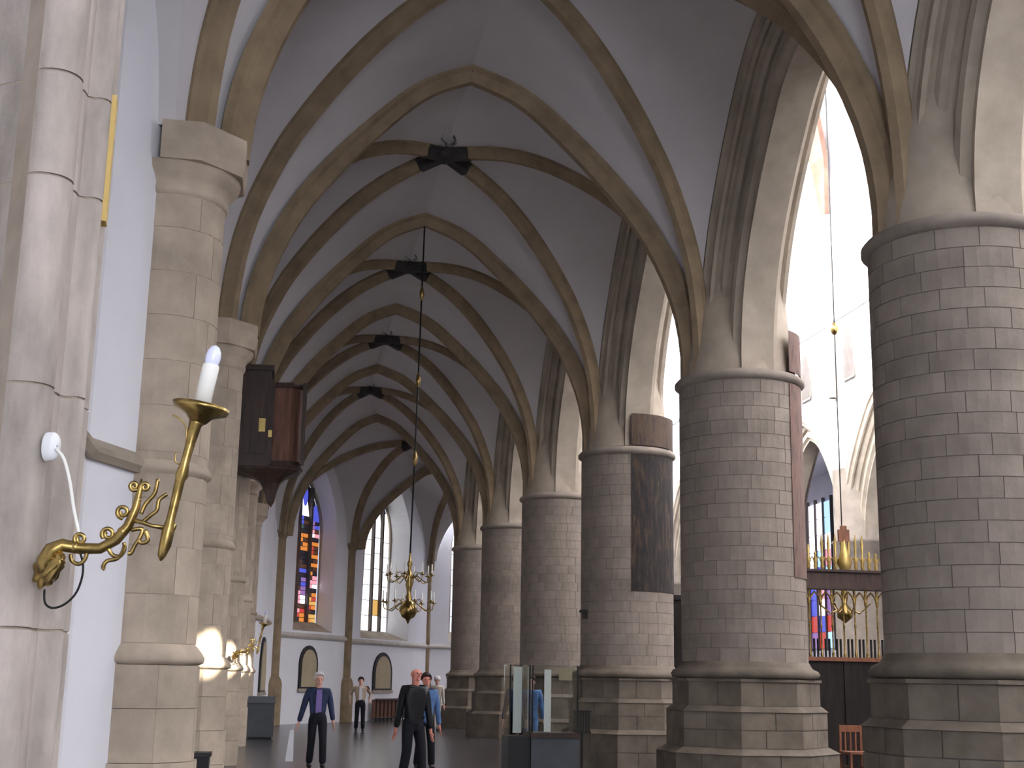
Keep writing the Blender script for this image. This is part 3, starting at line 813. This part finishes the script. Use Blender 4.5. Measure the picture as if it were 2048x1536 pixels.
# ------------------------------------------------------------------ near sconce
def px(x, y, Y):
    d = fw+rt*((x-1024)/F)+up*((768-y)/F)
    return EYE+d*(Y/d.y)
SYP = 4.88
def smooth_path(p, n=4):
    out = []
    for i in range(len(p)-1):
        a, b, c, d = p[max(i-1, 0)], p[i], p[i+1], p[min(i+2, len(p)-1)]
        for k in range(n):
            t = k/n
            out.append(.5*((2*b)+(c-a)*t+(2*a-5*b+4*c-d)*t*t+(3*b-a-3*c+d)*t**3))
    return out+[p[-1]]
def P(x, y, dy=0): return px(x, y, SYP)-SB0+Vector((0, dy, 0))
SB0 = px(88, 1132, SYP)
def build_sconce(label):
    t = empty('wall_sconce', SB0); tag(t, label, 'sconce', 'brass wall sconces')
    fb = MB(); pr_ = [(.004, .115), (.022, .11), (.03, .085), (.045, .06), (.05, .03), (.04, .012), (.055, .0), (.055, -.03)]
    fb.lathe(pr_, 32)
    fb.V = [(x*(1+.13*math.cos(8*math.atan2(y, x)))*.72, y*(1+.13*math.cos(8*math.atan2(y, x)))*1.25, z) for x, y, z in fb.V]
    bp = fb.build('back_plate', M['brass'], t, smooth=True)
    bp.rotation_euler = (PI/2-.15, .25, .5); bp.location = (.005, .055, .0)
    fl_ = [(88, 1142, .03), (92, 1120, .01), (104, 1100, 0), (125, 1090, 0), (160, 1097, 0), (200, 1097, 0), (232, 1080, 0), (256, 1052, 0), (272, 1015, 0), (281, 975, 0), (283, 958, 0)]
    MB().tube([P(*q) for q in fl_], [.03, .034, .03, .023, .02, .019, .019, .018, .015, .009, .003], 10).build('arm', M['brass'], t, smooth=True)
    for q in ((112, 1098, .02), (150, 1095, .022), (245, 1064, .02), (276, 1000, .013)):
        MB().ball(P(q[0], q[1]), q[2], 10, 6).build('collar', M['brass'], t, smooth=True)
    def scroll(pts, r=.0075, name='scroll'):
        MB().tube(smooth_path([P(*q) for q in pts]), r, 6).build(name, M['brass'], t, smooth=True)
    def curl(cx, cy, R, turns, start, r=.0075):
        q = []
        for k in range(15):
            a = start+turns*2*PI*k/14; rr = R*(1-.6*k/14); q.append((cx+rr*math.cos(a), cy+rr*math.sin(a)))
        scroll(q, r)
    for cx, cy, R, st in ((160, 1078, 12, 2.2), (216, 1068, 13, 2.4), (246, 1024, 13, 1.6), (268, 972, 9, .8), (290, 974, 9, 2.4)):
        curl(cx, cy, R, 1.3, st)
    scroll([(175, 1100), (170, 1118), (158, 1128), (144, 1122), (142, 1108)])
    scroll([(215, 1095), (225, 1110), (240, 1112), (249, 1098), (248, 1085)])
    scroll([(250, 1090), (243, 1108), (232, 1118), (214, 1122), (206, 1134), (210, 1138)])
    scroll([(262, 1060), (284, 1058), (280, 1075), (270, 1090), (262, 1106), (256, 1106)])
    scroll([(282, 1028), (290, 1010), (300, 998), (310, 985), (316, 958)])
    scroll([(284, 1045), (302, 1030), (314, 1020), (318, 1000), (334, 988)])
    scroll([(290, 1060), (296, 1080), (284, 1086), (276, 1080)])
    scroll([(330, 1060), (345, 1060), (350, 1048)])
    MB().tube([P(262, 1040), P(282, 1044), P(305, 1052), P(333, 1056)], [.008, .008, .007, .009], 8).build('bracket', M['brass'], t, smooth=True)
    MB().tube([P(321, 1122), P(323, 1112), P(330, 1090), P(336, 1062), P(341, 1040), P(352, 995), P(360, 960), P(363, 952), P(370, 925), P(381, 885), P(390, 850), P(396, 838)],
              [.003, .015, .022, .023, .016, .017, .018, .024, .016, .018, .024, .034], 10).build('stem', M['brass'], t, smooth=True)
    # drip pan: tilted like the stem
    c = P(401, 822); ax = (P(432, 690)-P(401, 822)).normalized()
    rot = Vector((0, 0, 1)).rotation_difference(ax)
    pan = MB().lathe([(.012, -.05), (.03, -.045), (.05, -.02), (.098, .0), (.106, .018), (.10, .012), (.05, -.004), (.02, .0)], 20).build('drip_pan', M['brass'], t, c, smooth=True)
    pan.rotation_mode = 'QUATERNION'; pan.rotation_quaternion = rot
    ca = MB().lathe([(.005, 0), (.031, 0), (.031, .165), (.028, .172), (.01, .174)], 16).build('candle', M['candle'], t, c+ax*.005, smooth=True)
    ca.rotation_mode = 'QUATERNION'; ca.rotation_quaternion = rot
    bu = MB().lathe([(.024, 0), (.028, .015), (.029, .03), (.026, .05), (.017, .068), (.003, .076)], 14).build('bulb', M['bulb'], t, c+ax*.176, smooth=True)
    bu.rotation_mode = 'QUATERNION'; bu.rotation_quaternion = rot
    scroll([(352, 905), (350, 920), (358, 928), (368, 915), (372, 880), (372, 855), (360, 838), (345, 830)], .003)
    MB().tube(smooth_path([P(84, 1178, .05), P(88, 1205, .02), P(105, 1216), P(130, 1208), P(152, 1186), P(164, 1155), P(166, 1128), P(160, 1105)]), .004, 6).build('wire_loop', M['iron'], t, smooth=True)
    return t
s1 = build_sconce('brass candle sconce with scrolls on the near left stone pilaster')
sw = empty('wall_switch', px(104, 893, 4.93)); tag(sw, 'white round cable outlet on the left stone pilaster above the sconce', 'switch')
o = MB().lathe([(.003, .03), (.028, .028), (.036, .01), (.037, -.03)], 16).build('cover', M['white'], sw, smooth=True); o.rotation_euler = (PI/2, 0, .95); o.scale = (.75, 1.45, .8)
q0 = px(104, 893, 4.93)
MB().tube(smooth_path([px(112, 897, 4.91)-q0, px(128, 918, 4.90)-q0, px(140, 965, 4.9)-q0, px(148, 1020, 4.9)-q0, px(160, 1075, 4.9)-q0, px(166, 1092, 4.9)-q0]), .006, 8).build('cable', M['candle'], sw, smooth=True)
# the same kind of sconce on a pilaster further on
def copy_tree(o, parent=None):
    c = o.copy(); COL.objects.link(c); c.parent = parent
    for ch in list(o.children): copy_tree(ch, c)
    return c
s2 = copy_tree(s1); s2.location = s1.location+Vector((0.02, 3*L, 0)); s2['label'] = 'small far brass candle sconce in the row of wall pilasters'

# ------------------------------------------------------------------ chandelier
CH = (2.40, Yi(2))
t = empty('chandelier', (CH[0], CH[1], 2.62)); tag(t, 'two-tier brass candle chandelier hanging on a long chain', 'chandelier')
hz = lambda z: z-2.62
MB().lathe([(.004, hz(2.62)), (.03, hz(2.68)), (.05, hz(2.72)), (.12, hz(2.76)), (.175, hz(2.86)), (.17, hz(2.95)), (.10, hz(3.04)), (.05, hz(3.08)), (.07, hz(3.14)), (.04, hz(3.2)), (.05, hz(3.3)), (.075, hz(3.38)), (.05, hz(3.45)), (.08, hz(3.52)), (.05, hz(3.6)), (.03, hz(3.7)), (.055, hz(3.78)), (.025, hz(3.86)), (.02, hz(3.98))], 16).build('baluster', M['brass'], t, smooth=True)
def chand_arm(a, R, z, drop):
    ca, sa = math.cos(a), math.sin(a)
    q = [(.06, z), (.16, z+.05), (R*.5, z-.01), (R*.75, z-drop), (R*.95, z-drop*.7), (R, z+.04)]
    arm = MB().tube([(r*ca, r*sa, hz(zz)) for r, zz in q], .011, 6).build('arm', M['brass'], t, smooth=True)
    MB().lathe([(.004, 0), (.05, .015), (.055, .03), (.02, .03), (.02, .06), (.016, .06)], 10, c=(R*ca, R*sa, hz(z+.04))).build('drip_pan', M['brass'], arm, smooth=True)
    MB().lathe([(.013, .05), (.013, .22), (.004, .225)], 8, c=(R*ca, R*sa, hz(z+.05))).build('candle', M['candle'], arm, smooth=True)
    MB().tube([(.10*ca, .10*sa, hz(z+.02)), (.2*ca, .2*sa, hz(z+.12)), (.28*ca, .28*sa, hz(z+.10)), (.26*ca, .26*sa, hz(z+.05))], .007, 5).build('scroll', M['brass'], arm, smooth=True)
for k in range(8): chand_arm(2*PI*k/8+.15, .50, 2.98, .10)
for k in range(8): chand_arm(2*PI*k/8+.5, .44, 3.50, .08)
rod = MB().tube([(0, 0, hz(3.97)), (.035, 0, hz(6.5)), (.07, 0, hz(10.68))], .016, 6).build('chain', M['iron'], t, smooth=True)
for z in (5.85, 7.45, 9.25):
    MB().lathe([(.012, -.16), (.03, -.11), (.05, -.03), (.05, .03), (.03, .11), (.012, .16)], 10, c=(.02+.05*(z-4)/6.7, 0, hz(z))).build('chain_ball', M['brass'], t, smooth=True)
# chandelier of the nave
t = empty('chandelier', (14.42, 33.0, 3.2)); tag(t, 'far brass chandelier of the nave on a thin rod between the two right columns', 'chandelier')
MB().tube([(0, 0, 1.2), (0, 0, 20.5)], .018, 6).build('chain', M['iron'], t)
MB().lathe([(.01, 0), (.2, .15), (.22, .3), (.06, .5), (.1, .7), (.03, 1.2)], 12).build('baluster', M['brass'], t, smooth=True)
MB().ball((0, 0, 7.9), .11, 10, 6, 1.6).build('chain_ball', M['brass'], t, smooth=True)
for k in range(8):
    a = 2*PI*k/8
    MB().tube([(.05*math.cos(a), .05*math.sin(a), .4), (.4*math.cos(a), .4*math.sin(a), .25), (.7*math.cos(a), .7*math.sin(a), .5)], .016, 5).build('arm', M['brass'], t)

# ------------------------------------------------------------------ hanging wooden case on the pilaster
OY = 25.25
t = empty('hanging_organ_case', (-.45, OY, 4.7)); tag(t, 'dark wooden hanging case with a pointed pendant on the left pilasters', 'organ case')
z = lambda q: q-4.7
MB().box(-.62, .03, -.45, .45, z(5.45), z(7.28)).build('tall_body', M['wood'], t)
for q in (7.22, 5.40): MB().box(-.66, .07, -.5, .5, z(q), z(q+.1)).build('cornice', M['wood'], t)
poly = [(.03, -.42), (.42, -.50), (.62, -.36), (.66, 0), (.62, .36), (.03, .45)]
MB().prism(poly, z(5.5), z(6.93)).build('bow_front', M['casewood'], t)
for q in (6.90, 5.41): MB().prism([(x*1.06, y*1.08) for x, y in poly], z(q), z(q+.1)).build('moulding', M['wood'], t)
MB().box(.62, .70, -.62, -.42, z(5.45), z(6.98)).build('shutter', M['wood'], t)
MB().box(.0, .10, -.47, -.40, z(5.45), z(7.0)).build('corner_post', M['wood'], t)
for k in range(4): MB().box(-.58+k*.15, -.47+k*.15, -.47, -.44, z(5.62), z(6.5)).build('panel', M['wood'], t)
MB().box(-.16, -.04, -.475, -.45, z(6.05), z(6.3)).build('gilt_panel', M['gilt'], t)
MB().box(.02, .09, -.485, -.45, z(5.95), z(6.08)).build('gilt_panel', M['gilt'], t)
# swept underside ending in a pendant
V = []; Fc = []
prof = [(1.0, 5.42), (.96, 5.36), (.74, 5.31), (.46, 5.24), (.29, 5.14), (.20, 5.02), (.15, 4.90), (.11, 4.80), (.01, 4.70)]
pl8 = [(-.62, -.45), (.03, -.48), (.42, -.5), (.64, -.36), (.66, .3), (.03, .46), (-.62, .45)]
n8 = len(pl8)
for s, zz in prof:
    for x, y in pl8: V.append((.02+(x-.02)*s+.12*(1-s), y*s, z(zz)))
for j in range(len(prof)-1):
    for i in range(n8): Fc.append((j*n8+i, (j+1)*n8+i, (j+1)*n8+(i+1) % n8, j*n8+(i+1) % n8))
mesh('pendant', V, Fc, M['wood'], t)

# ------------------------------------------------------------------ boxes and furniture on the floor
t = empty('grey_chest', (-.42, 36.6, 0), .06); tag(t, 'dark grey display chest standing by the far left pilasters', 'chest')
MB().box(-.34, .34, -.45, .45, .06, .92).build('body', M['grey'], t); MB().box(-.30, .30, -.4, .4, 0, .06).build('plinth', M['black'], t)
MB().prism([(-.36, -.48), (.36, -.48), (.36, .48), (-.36, .48)], .92, 1.08, [(-.30, -.2), (.36, -.2), (.36, .48), (-.30, .48)]).build('sloped_lid', M['grey'], t)
t = empty('black_bin', (-1.02, 18.2, 0)); tag(t, 'black box bin at the foot of a wall pilaster, bottom edge', 'bin')
MB().prism([(-.18, -.16), (.18, -.16), (.18, .16), (-.18, .16)], 0, .58, [(-.2, -.18), (.2, -.18), (.2, .18), (-.2, .18)]).build('body', M['black'], t)
MB().box(-.22, .22, -.2, .2, .58, .63).build('rim', M['black'], t); MB().box(-.10, -.09, -.205, -.18, .05, .6).build('edge_strip', M['grey'], t)

t = empty('display_case', (4.5, 23.3, 0)); tag(t, 'glass display case on a dark grey pedestal beside the columns', 'display case')
MB().box(-.6, -.22, -.35, .35, 0, .68).build('pedestal', M['black'], t)
MB().box(-.21, .62, -.38, .38, 0, .66).build('pedestal', M['grey'], t); MB().box(-.22, .63, -.4, .4, .66, .74).build('deck', M['wood'], t)
for xa, xb in ((-.58, -.24), (-.19, .60)):
    gl = MB().box(xa, xb, -.33, -.32, .76, 1.86).box(xa, xa+.01, -.33, .33, .76, 1.86).box(xb-.01, xb, -.33, .33, .76, 1.86).box(xa, xb, -.33, .33, 1.86, 1.87).build('glass', M['glass'], t)
    for x in (xa, xb):
        MB().box(x-.012, x+.012, -.34, -.315, .74, 1.87).build('edge_strip', M['iron'], t)
MB().box(-.45, -.30, .1, .12, .72, 1.84).build('white_panel', M['candle'], t)
MB().box(.10, .22, .1, .12, .74, 1.8).build('white_panel', M['candle'], t); MB().box(.36, .60, .1, .12, 1.62, 1.84).build('white_panel', M['tablet'], t)  # the small upper panel stands in for a bright reflection on the glass
t = empty('notice_stand', (5.32, 23.6, 0)); tag(t, 'black slatted stand on a thin post between display case and column', 'stand')
MB().box(-.02, .02, -.02, .02, .03, .75).build('post', M['iron'], t); MB().lathe([(.15, 0), (.15, .02), (.03, .03)], 12).build('foot', M['iron'], t)
for k in range(6): MB().box(-.14+k*.05, -.11+k*.05, -.02, .02, .74, 1.08).build('slat', M['iron'], t)
MB().box(-.15, .16, -.03, .03, 1.08, 1.11).box(-.15, .16, -.03, .03, .72, .75).build('rail', M['iron'], t)
o = MB().box(-.08, .06, -.06, .06, 0, .05).box(-.02, .06, -.04, .04, -.12, 0).build('column_bracket', M['iron'], None, (XC-.93, Yi(2)-.25, 2.92)); tag(o, 'small black bracket on the side of the painted column', 'bracket')

t = empty('bench', F2.p(3.0, 0, -.35)); tag(t, 'low dark spindled bench under the tablet by the white window', 'bench')
d = F2.d
for k in range(9):
    q = d*(-1.2+k*.32); MB().tube([(q.x, q.y, 0), (q.x, q.y, .78)], .028, 6).build('spindle', M['iron'], t)
MB().tube([d*-1.25+Vector((0, 0, .8)), d*1.4+Vector((0, 0, .8))], .05, 6).build('top_rail', M['wood'], t)
MB().tube([d*-1.25+Vector((0, 0, .12)), d*1.4+Vector((0, 0, .12))], .035, 6).build('bottom_rail', M['wood'], t)
MB().prism([tuple((d*a+F2.n*b)[:2]) for a, b in ((-1.25, .12), (1.4, .12), (1.4, .16), (-1.25, .16))], .1, .8).build('back_panel', M['redwood'], t)

# ------------------------------------------------------------------ people
def skin(name, verts, edges, m, parent, root=0, sub=1, flat=None):
    me = bpy.data.meshes.new(name); me.from_pydata([v[:3] for v in verts], edges, []); me.update()
    o = bpy.data.objects.new(name, me); COL.objects.link(o)
    o.modifiers.new('skin', 'SKIN').use_smooth_shade = True
    for i, v in enumerate(verts):
        sv = me.skin_vertices[0].data[i]; sv.radius = (v[3], v[4] if len(v) > 4 else v[3]); sv.use_root = (i == root)
    s = o.modifiers.new('sub', 'SUBSURF'); s.levels = sub; s.render_levels = sub
    dg = bpy.context.evaluated_depsgraph_get(); ev = o.evaluated_get(dg)
    nm = bpy.data.meshes.new_from_object(ev)
    bpy.data.objects.remove(o); bpy.data.meshes.remove(me)
    nm.materials.clear(); nm.materials.append(m)
    if flat:
        for v in nm.vertices: v.co = flat(v.co)
    nm.shade_smooth()
    return link(name, nm, None, parent)

def person(x, y, rz, H, label, skinm, hair, top, legs, shirt=None, armL=(.28, .05, .78), armR=(-.28, .05, .78), stride=.12, longhair=False, lean=0, coat=.82, bald=False, cap=None, turn=0):
    """figure facing -y; armL/armR are hand positions in metres for a 1.75 m figure"""
    t = empty('person', (x, y, 0), rz); t.scale = (H/1.75,)*3
    tag(t, label, 'person')
    hip = .09; sh = .19
    J = {'pel': (0, 0, .96), 'wai': (0, .0, 1.10), 'che': (0, lean*.3, 1.30), 'nek': (0, lean*.6, 1.47), 'hd0': (0, lean*.7-.01, 1.56)}
    fl_ = (hip+.02, -stride, .06); fr_ = (-hip-.02, stride, .06)
    kl = (hip+.01, -stride*.55-.03, .52); kr = (-hip-.01, stride*.35-.05, .52)
    def arm(h, s):
        S = Vector((s*sh, lean*.4, 1.41)); Hn = Vector(h); d = Hn-S; Ls = d.length
        mid_ = (S+Hn)/2; reach = .58
        b = math.sqrt(max(0, (reach/2)**2-(Ls/2)**2))
        e = mid_+Vector((s*.5, .85, 0)).normalized()*b
        return S, e, Hn
    SL_, EL, HL = arm(armL, 1); SR_, ER, HR = arm(armR, -1)
    # body: one continuous skinned figure with fingers
    v = [(*J['pel'], .11, .08), (*J['wai'], .10, .075), (*J['che'], .10, .075), (*J['nek'], .055), (*J['hd0'], .065)]
    e = [(0, 1), (1, 2), (2, 3), (3, 4)]
    def add(p, r, par): v.append((*p, r)); e.append((par, len(v)-1)); return len(v)-1
    h1 = add((0, lean*.75-.012, 1.635), .088, 4); add((0, lean*.75, 1.70), .07, h1)
    for s, S, E, Hn in ((1, SL_, EL, HL), (-1, SR_, ER, HR)):
        a = add(S, .042, 2); a = add(E, .035, a); a = add(Hn, .026, a)
        d = (Hn-E).normalized(); sd = Vector((0, 1, 0)).cross(d).normalized() if abs(d.y) < .9 else Vector((1, 0, 0))
        fwd = Vector((0, -1, 0))
        pm = Hn+d*.06; a = add(pm, .03, a)
        for k, (off, ln) in enumerate(((-.028, .055), (-.009, .068), (.010, .064), (.027, .05))):
            b_ = add(pm+d*.03+fwd*off, .0095, a); c_ = add(pm+d*(.03+ln*.6)+fwd*off-sd*s*.006, .009, b_); add(pm+d*(.03+ln)+fwd*off-sd*s*.02, .007, c_)
        b_ = add(Hn+d*.03+fwd*.04, .011, a-0 if False else a); add(Hn+d*.07+fwd*.055, .009, b_)
    for s, K, A in ((1, kl, fl_), (-1, kr, fr_)):
        a = add((s*hip, 0, .90), .085, 0); a = add(K, .055, a); a = add((A[0], A[1], .10), .035, a); add((A[0], A[1]-.12, .04), .03, a)
    body = skin('body', v, e, skinm, t)
    # face: nose, ears and eyes joined to the body mesh
    bm = bmesh.new(); bm.from_mesh(body.data)
    yc = lean*.75-.012
    def blob(c, r, sc_=(1, 1, 1)):
        g_ = bmesh.ops.create_icosphere(bm, subdivisions=1, radius=r)
        for q in g_['verts']: q.co = Vector((q.co.x*sc_[0], q.co.y*sc_[1], q.co.z*sc_[2]))+Vector(c)
    blob((0, yc-.09, 1.615), .018, (.7, 1, 1.5))
    for s in (-1, 1): blob((s*.084, yc+.005, 1.625), .025, (.4, .8, 1.3))
    blob((0, yc-.055, 1.55), .032, (1, .8, .8)); blob((0, yc-.078, 1.575), .02, (1.3, .6, .4))
    bm.to_mesh(body.data); bm.free(); body.data.shade_smooth()
    for s in (-1, 1): MB().ball((s*.032, yc-.080, 1.64), .011, 8, 5).build('eye', M['hair_dark'], t, smooth=True)
    # hair
    if not bald:
        hb = bmesh.new(); bmesh.ops.create_uvsphere(hb, u_segments=18, v_segments=12, radius=.108)
        for q in hb.verts:
            q.co.z *= 1.12; q.co.y *= 1.05
            if q.co.y < -.03 and q.co.z < .045: q.co.y = -.02; q.co.x *= .97
            if longhair and q.co.z < 0: q.co.z *= 1.6
            elif q.co.z < -.05: q.co *= .8
            q.co += Vector((0, yc+.012, 1.66))
        hm = bpy.data.meshes.new('hair'); hb.to_mesh(hm); hb.free(); hm.shade_smooth(); link('hair', hm, hair, t)
    if cap:
        MB().lathe([(.112, 1.665), (.114, 1.69), (.10, 1.75), (.05, 1.785), (.005, 1.79)], 18, c=(0, yc+.005, 0)).build('cap', cap, t, smooth=True)
    # trousers
    tv = [(0, 0, .98, .135, .11), (hip, 0, .88, .105), (*kl, .078), (fl_[0], fl_[1], .07, .072), (-hip, 0, .88, .105), (*kr, .078), (fr_[0], fr_[1], .07, .072), (0, 0, 1.06, .13, .105)]
    skin('trousers', tv, [(0, 1), (1, 2), (2, 3), (0, 4), (4, 5), (5, 6), (0, 7)], legs, t)
    for A in (fl_, fr_):
        sb = bmesh.new(); bmesh.ops.create_uvsphere(sb, u_segments=12, v_segments=8, radius=1)
        for q in sb.verts: q.co = Vector((A[0]+q.co.x*.05, A[1]-.06+q.co.y*.14, max(0, .045+q.co.z*.05+(.02 if q.co.y > 0 else 0))))
        sm = bpy.data.meshes.new('shoe'); sb.to_mesh(sm); sb.free(); sm.shade_smooth(); link('shoe', sm, M['shoe'], t)
    # jacket
    def short(E, Hn): return E+(Hn-E)*.93
    jv = [(0, 0, 1.05, .15, .12), (0, 0, coat, .17, .14), (*J['che'], .165, .125), (0, lean*.5, 1.43, .085, .08),
          (*SL_, .075), (*EL, .06), (*short(EL, HL), .048), (*SR_, .075), (*ER, .06), (*short(ER, HR), .05)]
    skin('jacket', jv, [(0, 1), (0, 2), (2, 3), (2, 4), (4, 5), (5, 6), (2, 7), (7, 8), (8, 9)], top, t)
    if shirt:
        MB().prism([(-.055, -.125), (.055, -.125), (.075, -.02), (-.075, -.02)], coat+.03, 1.44, [(-.05, -.13+lean*.4), (.05, -.13+lean*.4), (.05, -.02), (-.05, -.02)]).build('shirt', shirt, t)
        sh_ = t.children[-1]
        for q in sh_.data.vertices: q.co.y -= .045
    return t
p1 = person(.74, 25.1, .1, 1.68, 'white-haired visitor in navy and blue jacket with a purple top, white bag in hand', M['skin'], M['hair_white'], M['navy'], M['trousers'], M['purple'], armL=(.30, -.03, .84), armR=(-.35, .03, .81), stride=.14)
b = empty('shopping_bag', (.30, 25.10, .12)); tag(b, 'white bag hanging from the hand of the white-haired visitor', 'bag')
MB().prism([(-.10, -.10), (.04, -.10), (.04, .10), (-.10, .10)], 0, .54, [(-.04, -.08), (.03, -.08), (.03, .08), (-.04, .08)]).build('body', M['whitecloth'], b)
MB().tube([(0, -.05, .53), (.02, -.03, .63), (.02, .03, .63), (0, .05, .53)], .008, 5).build('handle', M['whitecloth'], b)
person(2.52, 42.1, 0, 1.62, 'far visitor with white top and tan sleeves, arms bent, by the far wall', M['skin'], M['hair_dark'], M['tan'], M['trousers'], M['whitecloth'], armL=(.30, -.08, 1.02), armR=(-.34, -.02, .96), stride=.05, coat=.98)
person(2.06, 20.8, .45, 1.80, 'bald ruddy man in black leather jacket walking, nearest visitor', M['redskin'], None, M['leather'], M['trousers'], None, armL=(.25, -.10, .80), armR=(-.25, .08, .82), stride=.12, bald=True, lean=-.05, coat=.84)
person(2.66, 24.7, .2, 1.70, 'dark-haired visitor in blue denim jacket behind the bald man', M['redskin'], M['hair_dark'], M['denim'], M['trousers'], None, armL=(.28, -.02, .78), armR=(-.28, .05, .80), stride=.12)
person(5.05, 43.6, -.3, 1.68, 'far visitor in pale beige clothes and white cap beside the last column', M['skin'], M['hair_white'], M['beige'], M['beige'], None, armL=(.26, -.06, .82), armR=(-.27, .03, .80), stride=.22, cap=M['whitecloth'])
person(5.02, 28.6, .2, 1.72, 'visitor in dark blue seen through the display case, left of two', M['skin'], M['hair_dark'], M['navy'], M['trousers'], M['whitecloth'], stride=.08)
person(5.47, 29.3, -.4, 1.70, 'visitor in light denim seen through the display case, right of two', M['skin'], M['hair_dark'], M['denim'], M['denim'], None, stride=.1)
